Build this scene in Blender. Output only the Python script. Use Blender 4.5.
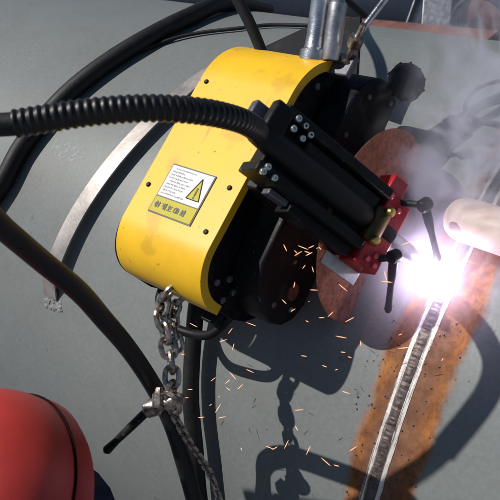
import bpy, bmesh, math, random
from mathutils import Vector, Matrix, Quaternion
random.seed(7)
for o in list(bpy.data.objects): bpy.data.objects.remove(o, do_unlink=True)
SC = bpy.context.scene
COL = SC.collection
R = 0.6                                   # pipe radius; the pipe lies along world X, its seam at x = 0

# ------------------------------------------------------------------ camera
cd = bpy.data.cameras.new('camera'); cam = bpy.data.objects.new('camera', cd); COL.objects.link(cam)
cr = Matrix(((0.7644, -0.2899, 0.5759), (0.6373, 0.4744, -0.6072), (-0.0972, 0.8312, 0.5474)))
cam.matrix_world = Matrix.Translation((0.2892, -0.9949, 0.9744)) @ cr.to_4x4()
cd.sensor_width = 36; cd.lens = 50.4; cd.clip_start = 0.02; cd.clip_end = 2000
cd.dof.use_dof = True; cd.dof.focus_distance = 1.06; cd.dof.aperture_fstop = 15.0
SC.camera = cam

# ------------------------------------------------------------------ sky, sun, exposure
SUN = Vector((0.52, 0.411, -0.752)).normalized()      # direction the light travels
wd = bpy.data.worlds.new('World'); SC.world = wd; wd.use_nodes = True
nt = wd.node_tree; bg = nt.nodes['Background']
sky = nt.nodes.new('ShaderNodeTexSky'); sky.sky_type = 'NISHITA'; sky.sun_disc = False
sky.sun_elevation = math.asin(-SUN.z); sky.sun_rotation = math.atan2(-SUN.x, -SUN.y)
sky.air_density = 1.0; sky.dust_density = 0.3; sky.ozone_density = 2.5
nt.links.new(sky.outputs[0], bg.inputs[0]); bg.inputs[1].default_value = 0.05
sl = bpy.data.lights.new('sun', 'SUN'); sl.energy = 4.5; sl.angle = math.radians(0.53); sl.color = (1, 0.95, 0.88)
so = bpy.data.objects.new('sun', sl); COL.objects.link(so); so.rotation_euler = SUN.to_track_quat('-Z', 'Y').to_euler()
vs = SC.view_settings; vs.view_transform = 'Standard'; vs.look = 'None'; vs.gamma = 1; vs.exposure = -0.1; vs.use_curve_mapping = False
SC.render.engine = 'CYCLES'; SC.cycles.use_denoising = True
SC.cycles.volume_bounces = 1; SC.cycles.transparent_max_bounces = 10; SC.cycles.max_bounces = 4; SC.cycles.diffuse_bounces = 2; SC.cycles.glossy_bounces = 2
SC.cycles.volume_step_rate = 1.5; SC.cycles.use_adaptive_sampling = True; SC.cycles.adaptive_threshold = 0.02; SC.cycles.sample_clamp_indirect = 6.0

# ------------------------------------------------------------------ frames
# machine frame: U along the pipe, V along its girth, W away from its surface
TH = math.radians(-36)
Wd = Vector((0, math.sin(TH), math.cos(TH))); Vd = Vector((0, math.cos(TH), -math.sin(TH))); Ud = Vector((1, 0, 0))
MF = Matrix(((1, 0, 0, 0), (0, Vd.y, Wd.y, R*Wd.y), (0, Vd.z, Wd.z, R*Wd.z), (0, 0, 0, 1)))
def pipe_pt(u, deg, h=0.0):               # a point over the pipe, in machine-frame coordinates
    a = math.radians(deg); return Vector((u, (R+h)*math.sin(a), (R+h)*math.cos(a)-R))
def surf_w(v): return math.sqrt(R*R-v*v)-R

# ------------------------------------------------------------------ materials
def mat(name, col, rough=0.5, metal=0.0, var=0.0, vscale=30, bump=0.0, bscale=200, spec=0.5, col2=None, coat=0.0):
    m = bpy.data.materials.new(name); m.use_nodes = True
    n = m.node_tree.nodes; l = m.node_tree.links; b = n['Principled BSDF']
    b.inputs['Base Color'].default_value = (*col, 1); b.inputs['Roughness'].default_value = rough
    b.inputs['Metallic'].default_value = metal; b.inputs['Specular IOR Level'].default_value = spec
    b.inputs['Coat Weight'].default_value = coat; b.inputs['Coat Roughness'].default_value = 0.15
    tc = n.new('ShaderNodeTexCoord')
    if var > 0 or col2:
        nz = n.new('ShaderNodeTexNoise'); nz.inputs['Scale'].default_value = vscale; nz.inputs['Detail'].default_value = 4
        nz.inputs['Roughness'].default_value = 0.65
        l.new(tc.outputs['Object'], nz.inputs['Vector'])
        rp = n.new('ShaderNodeValToRGB'); e = rp.color_ramp.elements
        c2 = col2 or tuple(c*(1-var) for c in col); c1 = col if col2 else tuple(min(1, c*(1+var*0.6)) for c in col)
        e[0].position = 0.32; e[1].position = 0.68; e[0].color = (*c2, 1); e[1].color = (*c1, 1)
        l.new(nz.outputs[0], rp.inputs[0]); l.new(rp.outputs[0], b.inputs['Base Color'])
        mr = n.new('ShaderNodeMapRange'); mr.inputs[3].default_value = max(0.03, rough-0.1); mr.inputs[4].default_value = min(1, rough+0.12)
        l.new(nz.outputs[0], mr.inputs[0]); l.new(mr.outputs[0], b.inputs['Roughness'])
    if bump > 0:
        n2 = n.new('ShaderNodeTexNoise'); n2.inputs['Scale'].default_value = bscale; n2.inputs['Detail'].default_value = 2
        l.new(tc.outputs['Object'], n2.inputs['Vector'])
        bp = n.new('ShaderNodeBump'); bp.inputs['Strength'].default_value = bump; bp.inputs['Distance'].default_value = 0.002
        l.new(n2.outputs[0], bp.inputs['Height']); l.new(bp.outputs[0], b.inputs['Normal'])
    return m
def emit(name, col, s):
    m = bpy.data.materials.new(name); m.use_nodes = True; n = m.node_tree.nodes
    n.remove(n['Principled BSDF']); e = n.new('ShaderNodeEmission'); e.inputs[0].default_value = (*col, 1); e.inputs[1].default_value = s
    m.node_tree.links.new(e.outputs[0], n['Material Output'].inputs[0]); return m

M = {}
M['yellow'] = mat('yellow_paint', (0.90, 0.53, 0.02), 0.45, var=0.10, vscale=14, bump=0.05, bscale=500, spec=0.35)
def add_wear(m, dark, scale, thr, amt, stretch=(1, 1, 1)):      # soot specks and scuffs over a painted base
    n = m.node_tree.nodes; l = m.node_tree.links; b = n['Principled BSDF']
    src = b.inputs['Base Color'].links[0].from_socket; tc = n.new('ShaderNodeTexCoord'); mp = n.new('ShaderNodeMapping'); mp.inputs['Scale'].default_value = stretch
    l.new(tc.outputs['Object'], mp.inputs[0]); nz = n.new('ShaderNodeTexNoise'); nz.inputs['Scale'].default_value = scale; nz.inputs['Detail'].default_value = 4; l.new(mp.outputs[0], nz.inputs['Vector'])
    mr = n.new('ShaderNodeMapRange'); mr.inputs[1].default_value = thr; mr.inputs[2].default_value = thr+0.05; mr.inputs[4].default_value = amt; l.new(nz.outputs[0], mr.inputs[0])
    mx = n.new('ShaderNodeMix'); mx.data_type = 'RGBA'; l.new(mr.outputs[0], mx.inputs[0]); l.new(src, mx.inputs[6]); mx.inputs[7].default_value = (*dark, 1); l.new(mx.outputs[2], b.inputs['Base Color'])
add_wear(M['yellow'], (0.10, 0.06, 0.02), 150, 0.68, 0.7)
add_wear(M['yellow'], (0.42, 0.25, 0.03), 16, 0.60, 0.35)
add_wear(M['yellow'], (0.35, 0.22, 0.04), 60, 0.66, 0.5, (1, 0.12, 1))
M['black'] = mat('black_anodised', (0.009, 0.009, 0.011), 0.5, var=0.35, vscale=40, bump=0.08, bscale=700, spec=0.22)
M['plate'] = mat('black_plate_paint', (0.006, 0.006, 0.010), 0.55, var=0.35, vscale=20, bump=0.08, bscale=400, spec=0.15)
add_wear(M['black'], (0.05, 0.045, 0.04), 26, 0.56, 0.35)
add_wear(M['black'], (0.16, 0.15, 0.14), 140, 0.67, 0.5)
add_wear(M['plate'], (0.03, 0.028, 0.03), 30, 0.56, 0.4)
add_wear(M['plate'], (0.12, 0.11, 0.11), 160, 0.68, 0.5)
M['rubber'] = mat('black_rubber', (0.012, 0.012, 0.014), 0.55, var=0.4, vscale=60, bump=0.15, bscale=300, spec=0.35)
M['hose'] = mat('corrugated_plastic', (0.01, 0.01, 0.011), 0.4, var=0.4, vscale=60, spec=0.4)
M['steel'] = mat('bright_steel', (0.62, 0.62, 0.64), 0.3, 1.0, var=0.3, vscale=60, bump=0.1, bscale=500)
M['alu'] = mat('dull_aluminium', (0.5, 0.5, 0.52), 0.42, 1.0, var=0.35, vscale=40, bump=0.1, bscale=300)
M['screw'] = mat('screw_steel', (0.75, 0.74, 0.72), 0.28, 0.9, var=0.15, vscale=300)
M['dullscrew'] = mat('dull_screw', (0.16, 0.16, 0.18), 0.45, 0.6, var=0.2, vscale=300)
M['brass'] = mat('brass', (0.72, 0.5, 0.16), 0.3, 1.0, var=0.3, vscale=90)
M['darkbrass'] = mat('heat_stained_brass', (0.16, 0.11, 0.05), 0.4, 0.8, var=0.5, vscale=60)
M['red'] = mat('red_anodised', (0.42, 0.010, 0.02), 0.4, 0.1, var=0.2, vscale=60, bump=0.05)
M['redscrew'] = mat('red_screw', (0.8, 0.14, 0.16), 0.3, 0.5)
M['chain'] = mat('chain_steel', (0.56, 0.53, 0.50), 0.32, 0.85, col2=(0.13, 0.08, 0.055), vscale=110, bump=0.2, bscale=400)
M['strip'] = mat('strip_steel', (0.37, 0.34, 0.325), 0.45, 0.5, var=0.35, vscale=18, bump=0.08, bscale=200)
M['hat'] = mat('red_hat_shell', (0.50, 0.040, 0.032), 0.5, var=0.15, vscale=10, bump=0.06, bscale=300)
M['hatdark'] = mat('dark_trim', (0.012, 0.005, 0.005), 0.9, spec=0.1)
M['cloth'] = mat('navy_workwear', (0.02, 0.026, 0.05), 0.9, var=0.4, vscale=30, bump=0.5, bscale=60)
M['skin'] = mat('skin', (0.42, 0.24, 0.17), 0.55, var=0.15, vscale=20)
M['white'] = mat('label_white', (0.70, 0.70, 0.70), 0.45, var=0.08, vscale=90)
M['labyellow'] = mat('label_yellow', (0.56, 0.48, 0.012), 0.6, var=0.1, vscale=90)
M['ink'] = mat('label_ink', (0.03, 0.03, 0.03), 0.5)
M['greyink'] = mat('faded_print', (0.36, 0.37, 0.42), 0.5, var=0.3, vscale=200)
M['port'] = mat('copper_port', (0.22, 0.10, 0.07), 0.45, 0.5, var=0.4, vscale=100)
M['bead'] = mat('weld_bead', (0.12, 0.095, 0.09), 0.5, 0.5, var=0.6, vscale=120, bump=0.4, bscale=220)
M['bright'] = mat('ground_bare_steel', (0.86, 0.84, 0.82), 0.42, 0.25, col2=(0.62, 0.57, 0.53), vscale=60, bump=0.3, bscale=200)
M['groundsteel'] = mat('dull_ground_steel', (0.34, 0.29, 0.26), 0.5, 0.5, col2=(0.16, 0.10, 0.07), vscale=90, bump=0.4, bscale=220)
M['concrete'] = mat('yard_concrete', (0.16, 0.17, 0.19), 0.9, var=0.4, vscale=0.9, bump=0.3, bscale=30)
M['farpipe'] = mat('blue_black_pipe_paint', (0.035, 0.05, 0.085), 0.5, var=0.4, vscale=3)
M['redbar'] = mat('rust_red_primer', (0.20, 0.085, 0.07), 0.7, var=0.4, vscale=8)
M['maroon'] = mat('maroon_primer', (0.075, 0.03, 0.045), 0.6, var=0.4, vscale=5)
M['tack'] = mat('spatter_steel', (0.24, 0.24, 0.24), 0.7, 0.1, var=0.5, vscale=60, bump=0.4, bscale=200)
M['beige'] = mat('pale_ceramic', (0.72, 0.57, 0.50), 0.55, var=0.12, vscale=40, bump=0.1, bscale=150)
M['spark'] = emit('spark_glow', (1.0, 0.45, 0.25), 2.2)

def pipe_material():
    m = bpy.data.materials.new('grey_primer_with_rust_band'); m.use_nodes = True
    n = m.node_tree.nodes; l = m.node_tree.links; b = n['Principled BSDF']
    tc = n.new('ShaderNodeTexCoord'); sx = n.new('ShaderNodeSeparateXYZ'); l.new(tc.outputs['Object'], sx.inputs[0])
    def noise(scale, det=8, rough=0.6, vec=None):
        k = n.new('ShaderNodeTexNoise'); k.inputs['Scale'].default_value = scale; k.inputs['Detail'].default_value = det
        k.inputs['Roughness'].default_value = rough; l.new(vec or tc.outputs['Object'], k.inputs['Vector']); return k.outputs[0]
    def math_(op, a, bv, clamp=False):
        k = n.new('ShaderNodeMath'); k.operation = op; k.use_clamp = clamp
        for i, x in enumerate((a, bv)):
            if x is None: continue
            if isinstance(x, (int, float)): k.inputs[i].default_value = x
            else: l.new(x, k.inputs[i])
        return k.outputs[0]
    def ramp(f, *st):
        k = n.new('ShaderNodeValToRGB'); e = k.color_ramp.elements
        while len(e) < len(st): e.new(0.5)
        for q, (p, c) in zip(e, st): q.position = p; q.color = (*c, 1)
        l.new(f, k.inputs[0]); return k.outputs[0]
    def mix(f, a, bb):
        k = n.new('ShaderNodeMix'); k.data_type = 'RGBA'
        if isinstance(f, (int, float)): k.inputs[0].default_value = f
        else: l.new(f, k.inputs[0])
        l.new(a, k.inputs[6]); l.new(bb, k.inputs[7]); return k.outputs[2]
    # primer: slow blotches, fine speckle, streaks round the girth
    g1 = ramp(noise(3.0, 4), (0.3, (0.160, 0.177, 0.178)), (0.7, (0.200, 0.219, 0.216)))
    g2 = ramp(noise(160, 2), (0.35, (0.140, 0.146, 0.146)), (0.65, (0.235, 0.246, 0.246)))
    grey = mix(0.22, g1, g2)
    sc = n.new('ShaderNodeMapping'); sc.inputs['Scale'].default_value = (60, 3, 3); l.new(tc.outputs['Object'], sc.inputs['Vector'])
    st = math_('GREATER_THAN', noise(1.0, 5, 0.7, sc.outputs[0]), 0.69)
    stc = ramp(noise(40, 2), (0.3, (0.24, 0.245, 0.245)), (0.7, (0.32, 0.32, 0.32)))
    grey = mix(math_('MULTIPLY', st, 0.5), grey, stc)
    sp = math_('GREATER_THAN', noise(38, 2, 0.5), 0.735)
    spc = ramp(noise(90, 1), (0.3, (0.10, 0.095, 0.09)), (0.7, (0.15, 0.14, 0.13)))
    grey = mix(math_('MULTIPLY', sp, 0.5), grey, spc)
    stn = n.new('ShaderNodeMapRange'); stn.inputs[1].default_value = 0.52; stn.inputs[2].default_value = 0.72; stn.inputs[4].default_value = 0.28; l.new(noise(5.5, 6, 0.7), stn.inputs[0])
    brn = ramp(noise(50, 3), (0.3, (0.13, 0.11, 0.085)), (0.7, (0.20, 0.175, 0.145)))
    grey = mix(stn.outputs[0], grey, brn)
    # rust band either side of the seam with a ragged edge
    cx = math_('ABSOLUTE', math_('ADD', sx.outputs[0], -0.012), None)
    edge = math_('ADD', cx, math_('MULTIPLY', math_('ADD', noise(16, 6, 0.65), -0.5), 0.034))
    rm = n.new('ShaderNodeMapRange'); rm.inputs[1].default_value = 0.0375; rm.inputs[2].default_value = 0.0485
    rm.inputs[3].default_value = 1; rm.inputs[4].default_value = 0; l.new(edge, rm.inputs[0])
    rs_ = n.new('ShaderNodeMapping'); rs_.inputs['Scale'].default_value = (1.5, 0.9, 0.9); l.new(tc.outputs['Object'], rs_.inputs['Vector'])
    rust = ramp(noise(30, 6, 0.75, rs_.outputs[0]), (0.28, (0.085, 0.03, 0.014)), (0.45, (0.19, 0.066, 0.02)), (0.6, (0.34, 0.135, 0.04)), (0.8, (0.40, 0.21, 0.09)))
    # heat-scorched, darker steel close to the bead
    hs = n.new('ShaderNodeMapRange'); hs.inputs[1].default_value = 0.018; hs.inputs[2].default_value = 0.036
    hs.inputs[3].default_value = 0.8; hs.inputs[4].default_value = 0
    l.new(math_('ADD', cx, math_('MULTIPLY', math_('ADD', noise(45, 3), -0.5), 0.03)), hs.inputs[0])
    sco = ramp(noise(70, 4), (0.3, (0.10, 0.045, 0.03)), (0.7, (0.24, 0.12, 0.075)))
    rust = mix(hs.outputs[0], rust, sco)
    colr = mix(rm.outputs[0], grey, rust); l.new(colr, b.inputs['Base Color'])
    rg = n.new('ShaderNodeMapRange'); rg.inputs[3].default_value = 0.42; rg.inputs[4].default_value = 0.8
    l.new(rm.outputs[0], rg.inputs[0]); l.new(rg.outputs[0], b.inputs['Roughness'])
    b.inputs['Specular IOR Level'].default_value = 0.35
    hgt = math_('ADD', math_('MULTIPLY', noise(240, 2), 0.25), math_('MULTIPLY', math_('MULTIPLY', noise(90, 4), rm.outputs[0]), 0.9))
    bp = n.new('ShaderNodeBump'); bp.inputs['Strength'].default_value = 0.35; bp.inputs['Distance'].default_value = 0.0015
    l.new(hgt, bp.inputs['Height']); l.new(bp.outputs[0], b.inputs['Normal'])
    return m
M['pipe'] = pipe_material()

def shield_material():
    m = bpy.data.materials.new('tinted_shield_sheet'); m.use_nodes = True
    n = m.node_tree.nodes; l = m.node_tree.links; b = n['Principled BSDF']
    tc = n.new('ShaderNodeTexCoord'); nz = n.new('ShaderNodeTexNoise'); nz.inputs['Scale'].default_value = 150; nz.inputs['Detail'].default_value = 5; nz.inputs['Roughness'].default_value = 0.7
    l.new(tc.outputs['Object'], nz.inputs['Vector'])
    rp = n.new('ShaderNodeValToRGB'); e = rp.color_ramp.elements
    e[0].position = 0.3; e[0].color = (0.15, 0.068, 0.055, 1); e[1].position = 0.66; e[1].color = (0.42, 0.235, 0.20, 1); l.new(nz.outputs[0], rp.inputs[0])
    l.new(rp.outputs[0], b.inputs['Base Color']); b.inputs['Roughness'].default_value = 0.4
    t = n.new('ShaderNodeBsdfTranslucent'); l.new(rp.outputs[0], t.inputs[0])
    tr = n.new('ShaderNodeBsdfTransparent'); tr.inputs[0].default_value = (0.8, 0.55, 0.5, 1)
    m1 = n.new('ShaderNodeMixShader'); m1.inputs[0].default_value = 0.68; l.new(b.outputs[0], m1.inputs[1]); l.new(t.outputs[0], m1.inputs[2])
    m2 = n.new('ShaderNodeMixShader'); m2.inputs[0].default_value = 0.30; l.new(m1.outputs[0], m2.inputs[1]); l.new(tr.outputs[0], m2.inputs[2])
    l.new(m2.outputs[0], n['Material Output'].inputs[0]); return m
M['shield'] = shield_material()

def chalk_material():
    m = bpy.data.materials.new('worn_chalk'); m.use_nodes = True
    n = m.node_tree.nodes; l = m.node_tree.links; b = n['Principled BSDF']
    b.inputs['Base Color'].default_value = (0.58, 0.64, 0.70, 1); b.inputs['Roughness'].default_value = 0.95; b.inputs['Specular IOR Level'].default_value = 0.0
    tc = n.new('ShaderNodeTexCoord'); nz = n.new('ShaderNodeTexNoise'); nz.inputs['Scale'].default_value = 320; nz.inputs['Detail'].default_value = 4
    l.new(tc.outputs['Object'], nz.inputs['Vector'])
    mr = n.new('ShaderNodeMapRange'); mr.inputs[1].default_value = 0.40; mr.inputs[2].default_value = 0.60; mr.inputs[4].default_value = 0.45
    l.new(nz.outputs[0], mr.inputs[0]); l.new(mr.outputs[0], b.inputs['Alpha']); return m
M['chalk'] = chalk_material()

# ------------------------------------------------------------------ mesh helpers
class MB:
    def __init__(s): s.v = []; s.f = []; s.sm = []
    def add(s, vs, fs, smooth=False):
        o = len(s.v); s.v += [tuple(v) for v in vs]
        for f in fs: s.f.append(tuple(i+o for i in f)); s.sm.append(smooth)
    def box(s, c, size, rot=None):
        c = Vector(c); h = Vector(size)/2
        P = [Vector((x*h.x, y*h.y, z*h.z)) for x in (-1, 1) for y in (-1, 1) for z in (-1, 1)]
        if rot is not None: P = [rot @ p for p in P]
        s.add([c+p for p in P], [(0, 1, 3, 2), (4, 6, 7, 5), (0, 4, 5, 1), (2, 3, 7, 6), (0, 2, 6, 4), (1, 5, 7, 3)])
    def prism_u(s, prof, u0, u1, smooth=False):      # profile in (v, w), extruded along U
        n = len(prof); vs_ = [(u0, v, w) for v, w in prof]+[(u1, v, w) for v, w in prof]
        s.add(vs_, [tuple(range(n-1, -1, -1)), tuple(range(n, 2*n))])
        s.add(vs_, [(i, (i+1) % n, (i+1) % n+n, i+n) for i in range(n)], smooth)
    def lathe(s, base, axis, prof, seg=20, smooth=True):   # prof: (radius, distance along axis)
        base = Vector(base); a = Vector(axis).normalized(); x = a.orthogonal().normalized(); y = a.cross(x)
        vs_ = []; n = len(prof)
        for r, t in prof:
            for k in range(seg):
                q = 2*math.pi*k/seg; vs_.append(base+a*t+(x*math.cos(q)+y*math.sin(q))*max(r, 1e-5))
        fs = [(i*seg+k, i*seg+(k+1) % seg, (i+1)*seg+(k+1) % seg, (i+1)*seg+k) for i in range(n-1) for k in range(seg)]
        s.add(vs_, fs, smooth)
        s.add(vs_[:seg], [tuple(range(seg-1, -1, -1))]); s.add(vs_[-seg:], [tuple(range(seg))])
    def cyl(s, p0, p1, r0, r1=None, seg=16):
        p0 = Vector(p0); p1 = Vector(p1); L = (p1-p0).length
        s.lathe(p0, p1-p0, [(r0, 0), (r1 if r1 is not None else r0, L)], seg)
    def tube(s, pts, rad, seg=14, closed=False):
        n = len(pts); rr = rad if isinstance(rad, (list, tuple)) else [rad]*n
        t0 = (pts[1]-pts[0]).normalized(); x = t0.orthogonal().normalized(); vs_ = []
        for i in range(n):
            if closed: t = (pts[(i+1) % n]-pts[i-1]).normalized()
            else: t = (pts[min(i+1, n-1)]-pts[max(i-1, 0)]).normalized()
            x = (x-t*x.dot(t)).normalized(); y = t.cross(x)
            for k in range(seg):
                q = 2*math.pi*k/seg; vs_.append(pts[i]+(x*math.cos(q)+y*math.sin(q))*rr[i])
        m = n if closed else n-1
        s.add(vs_, [(i*seg+k, i*seg+(k+1) % seg, ((i+1) % n)*seg+(k+1) % seg, ((i+1) % n)*seg+k) for i in range(m) for k in range(seg)], True)
        if not closed:
            s.add(vs_[:seg], [tuple(range(seg-1, -1, -1))]); s.add(vs_[-seg:], [tuple(range(seg))])
    def build(s, name, m, parent=None, frame=True, bevel=0.0, seg=2):
        me = bpy.data.meshes.new(name); me.from_pydata(s.v, [], s.f); me.validate()
        for p, q in zip(me.polygons, s.sm): p.use_smooth = q
        b = bmesh.new(); b.from_mesh(me); bmesh.ops.remove_doubles(b, verts=b.verts, dist=1e-6)
        bmesh.ops.recalc_face_normals(b, faces=b.faces); b.to_mesh(me); b.free()
        me.set_sharp_from_angle(angle=math.radians(38))
        me.materials.append(m if not isinstance(m, str) else M[m])
        o = bpy.data.objects.new(name, me); COL.objects.link(o)
        if parent is not None: o.parent = parent
        elif frame: o.matrix_world = MF
        if bevel > 0:
            md = o.modifiers.new('bevel', 'BEVEL'); md.width = bevel; md.segments = seg; md.limit_method = 'ANGLE'; md.angle_limit = math.radians(40)
            md.harden_normals = False
        return o
def tag(o, label=None, cat=None, group=None, kind=None):
    if label: o['label'] = label
    if cat: o['category'] = cat
    if group: o['group'] = group
    if kind: o['kind'] = kind
    return o
def empty(name, frame=True, mw=None):
    o = bpy.data.objects.new(name, None); COL.objects.link(o); o.empty_display_size = 0.02
    o.matrix_world = mw if mw is not None else (MF if frame else Matrix.Identity(4)); return o
def spline(P, step=0.006):
    P = [Vector(p) for p in P]; Q = [P[0]*2-P[1]]+P+[P[-1]*2-P[-2]]; out = []
    for i in range(1, len(Q)-2):
        a, b, c, d = Q[i-1:i+3]; n = max(2, int((c-b).length/step))
        for k in range(n):
            t = k/n; out.append(0.5*((2*b)+(c-a)*t+(2*a-5*b+4*c-d)*t*t+(3*b-a-3*c+d)*t**3))
    out.append(P[-1]); return out
def resample(pts, step):
    out = [pts[0].copy()]; acc = 0
    for a, b in zip(pts, pts[1:]):
        L = (b-a).length; pos = 0
        while acc+L-pos >= step:
            pos += step-acc; acc = 0; out.append(a.lerp(b, pos/L))
        acc += L-pos
    return out

# ------------------------------------------------------------------ setting: yard floor and what shows past the pipe's top
g = MB(); g.add([(-300, -300, -0.82), (300, -300, -0.82), (300, 300, -0.82), (-300, 300, -0.82)], [(0, 1, 2, 3)])
tag(g.build('ground', 'concrete', frame=False), kind='structure')

# ------------------------------------------------------------------ the pipe being welded
pipe = empty('steel_pipe', mw=Matrix.Identity(4))
tag(pipe, 'large grey primed steel pipe with a rusty band round its weld seam', 'pipe')
SX = 0.005          # where the two sections meet
def pipe_shell(x0, x1):
    b = MB(); prof = [(R-0.02, x0), (R, x0), ]
    n = max(2, int((x1-x0)/0.05))
    N = 256; vs_ = []
    xs = [x0+(x1-x0)*i/n for i in range(n+1)]
    for x in xs:
        for k in range(N):
            q = 2*math.pi*k/N; vs_.append((x, R*math.sin(q), R*math.cos(q)))
    b.add(vs_, [(i*N+k, i*N+(k+1) % N, (i+1)*N+(k+1) % N, (i+1)*N+k) for i in range(n) for k in range(N)], True)
    # wall thickness shown at the open ends
    for x, i in ((x0, 0), (x1, n)):
        r1 = [(x, R*math.sin(2*math.pi*k/N), R*math.cos(2*math.pi*k/N)) for k in range(N)]
        r2 = [(x, (R-.018)*math.sin(2*math.pi*k/N), (R-.018)*math.cos(2*math.pi*k/N)) for k in range(N)]
        b.add(r1+r2, [(k, (k+1) % N, N+(k+1) % N, N+k) for k in range(N)])
    return b
pipe_shell(-3.2, SX-0.0075).build('pipe_section', 'pipe', pipe)
pipe_shell(SX+0.0075, 1.6).build('pipe_section', 'pipe', pipe)
def ring_part(name, m, u0, u1, prof_fn, a0, a1, na, nu=9, parent=pipe):
    b = MB(); vs_ = []
    for i in range(na+1):
        a = math.radians(a0+(a1-a0)*i/na)
        for j in range(nu+1):
            x = u0+(u1-u0)*j/nu; h, dx = prof_fn(i, j/nu, a)
            vs_.append((x+dx, (R+h)*math.sin(a), (R+h)*math.cos(a)))
    b.add(vs_, [(i*(nu+1)+j, i*(nu+1)+j+1, (i+1)*(nu+1)+j+1, (i+1)*(nu+1)+j) for i in range(na) for j in range(nu)], True)
    return b.build(name, m, parent)
rnd = [random.uniform(-1, 1) for _ in range(4000)]
ARC_DEG = -38.2
def bead(i, t, a):      # rippled bead with curved chevrons
    s = math.sin(math.pi*t); ph = math.degrees(a)*11+ (t-.5)**2*9
    return (0.0001+0.0010*s+0.00022*s*math.sin(ph+3*rnd[(i//6) % 4000])+0.0004*s*rnd[(i//4+50) % 4000], 0.0004*rnd[(i//3) % 4000])
ring_part('weld_bead', 'bead', SX-0.0066, SX+0.0066, bead, -170, ARC_DEG-0.3, 1500)
def root(i, t, a): return (-0.010+0.003*math.sin(math.pi*t), 0)
ring_part('joint_root', 'bead', SX-0.0078, SX+0.0078, root, -175, 185, 500)
for s in (-1, 1):       # ground bright margin along each side of the bead, ragged where the disc skipped
    def edge_fn(i, t, a, s=s):
        k = (i*3+int(t*4)*1117) % 4000
        return (0.00035+0.00003*rnd[k], (0.0005*rnd[(i//5+int(t*4)*1117) % 4000]+0.0003*rnd[k])*(1 if t in (0, 1) else 0.3)+0.0004*math.sin(i*0.05+s))
    gm = ring_part('ground_margin', 'groundsteel', SX+s*0.0092-0.0030, SX+s*0.0092+0.0030, edge_fn, -170, 120, 1400, 4)
    b = MB()            # glinting grinding streaks, broken and uneven
    for k in range(420):
        a0 = random.uniform(-100, 20); a1 = a0+random.uniform(1.0, 7.0); uc = SX+s*0.0092+random.gauss(0, 0.0011); w_ = random.uniform(0.00022, 0.00060); dr = random.uniform(-.0006, .0006); vs_ = []; n_ = 6
        for i in range(n_+1):
            t = i/n_; a = math.radians(a0+(a1-a0)*t); ww = w_*math.sin(math.pi*(0.08+0.84*t)); h = R+0.00055+k*4e-7
            for du in (-ww, ww): vs_.append((uc+dr*t+du, h*math.sin(a), h*math.cos(a)))
        b.add(vs_, [(i*2, i*2+1, i*2+3, i*2+2) for i in range(n_)])
    tag(b.build('grinding_streaks', 'bright', gm), kind='stuff')
# spatter frozen beside the seam
b = MB()
for k in range(150):
    u = SX+random.choice((-1, 1))*(0.012+abs(random.gauss(0, 0.022))); a = math.radians(random.uniform(-80, -41)); q_ = random.uniform(0.0005, 0.0016)
    nrm = Vector((0, math.sin(a), math.cos(a))); b.lathe(Vector((u, 0, 0))+nrm*(R-0.0003), nrm, [(q_, 0), (q_*.95, q_*.5), (q_*.5, q_*1.0), (q_*.1, q_*1.15)], 6)
tag(b.build('weld_spatter', 'bead', pipe), kind='stuff')
# worn chalk writing on the primer
def chalk(strokes, u0, d0, su, sd):
    b = MB()
    for st_ in strokes:
        pts = resample(spline([(x, y, 0) for x, y in st_], 0.05), 0.06) if len(st_) > 1 else []
        w = 0.0022
        P = [(u0+p.x*su, d0+p.y*sd) for p in pts]
        for (ua, da), (ub, db) in zip(P, P[1:]):
            dv = Vector((ub-ua, (db-da)*math.pi/180*R)); 
            if dv.length < 1e-6: continue
            dv.normalize(); nx, ny = -dv.y*w, dv.x*w/R*180/math.pi
            q = []
            for uu, dd in ((ua-nx, da-ny), (ua+nx, da+ny), (ub+nx, db+ny), (ub-nx, db-ny)):
                aa = math.radians(dd-36); q.append((uu, (R+.0006)*math.sin(aa), (R+.0006)*math.cos(aa)))
            b.add(q, [(0, 1, 2, 3)])
    return b.build('chalk_mark', 'chalk', pipe)
two = [(0, .75), (.25, 1), (.55, .8), (.45, .45), (0, 0), (.6, 0.02)]
chalk([[(0, 0), (0.05, 1)], [(.5, 0), (.55, 1)], [(0.02, .5), (.52, .55)],
       [(x+.85, y) for x, y in two], [(x+1.75, y) for x, y in two], [(2.6, .35), (3.0, .38)], [(2.6, .6), (3.0, .62)]], -0.76, -3.0, 0.030, 2.6)
chalk([[(0, 0), (.2, .7), (.5, .2), (.7, .9)], [(0, .9), (.8, .5)]], -0.50, -10.0, 0.035, 3.0)

# ------------------------------------------------------------------ steel track strip round the pipe
def strip_mb():
    K = [(-0.632, -25.3), (-0.612, -13.0), (-0.585, -2.5), (-0.555, 7.5), (-0.525, 18.0), (-0.49, 24)]
    P = spline([(u, d, 0) for u, d in K], 1.2)
    b = MB(); vs_ = []; wd_ = 0.0175
    for i, p in enumerate(P):
        lift = 0.018
        if p.y < -22: lift = 0.018*max(0.12, (p.y+25.6)/3.6)
        for du, dh in ((-wd_, 0), (wd_, 0), (wd_, -0.003), (-wd_, -0.003)): vs_.append(pipe_pt(p.x+du, p.y, lift+dh))
    n = len(P)
    b.add(vs_, [(i*4+k, i*4+(k+1) % 4, (i+1)*4+(k+1) % 4, (i+1)*4+k) for i in range(n-1) for k in range(4)]+[(0, 1, 2, 3), tuple((n-1)*4+k for k in (3, 2, 1, 0))])
    return b
st_root = empty('track_strip'); tag(st_root, 'curved pale steel guide strip bent round the pipe left of the yellow machine', 'guide strip')
strip_mb().build('band', 'strip', st_root, bevel=0.0006)
b = MB()
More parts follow.
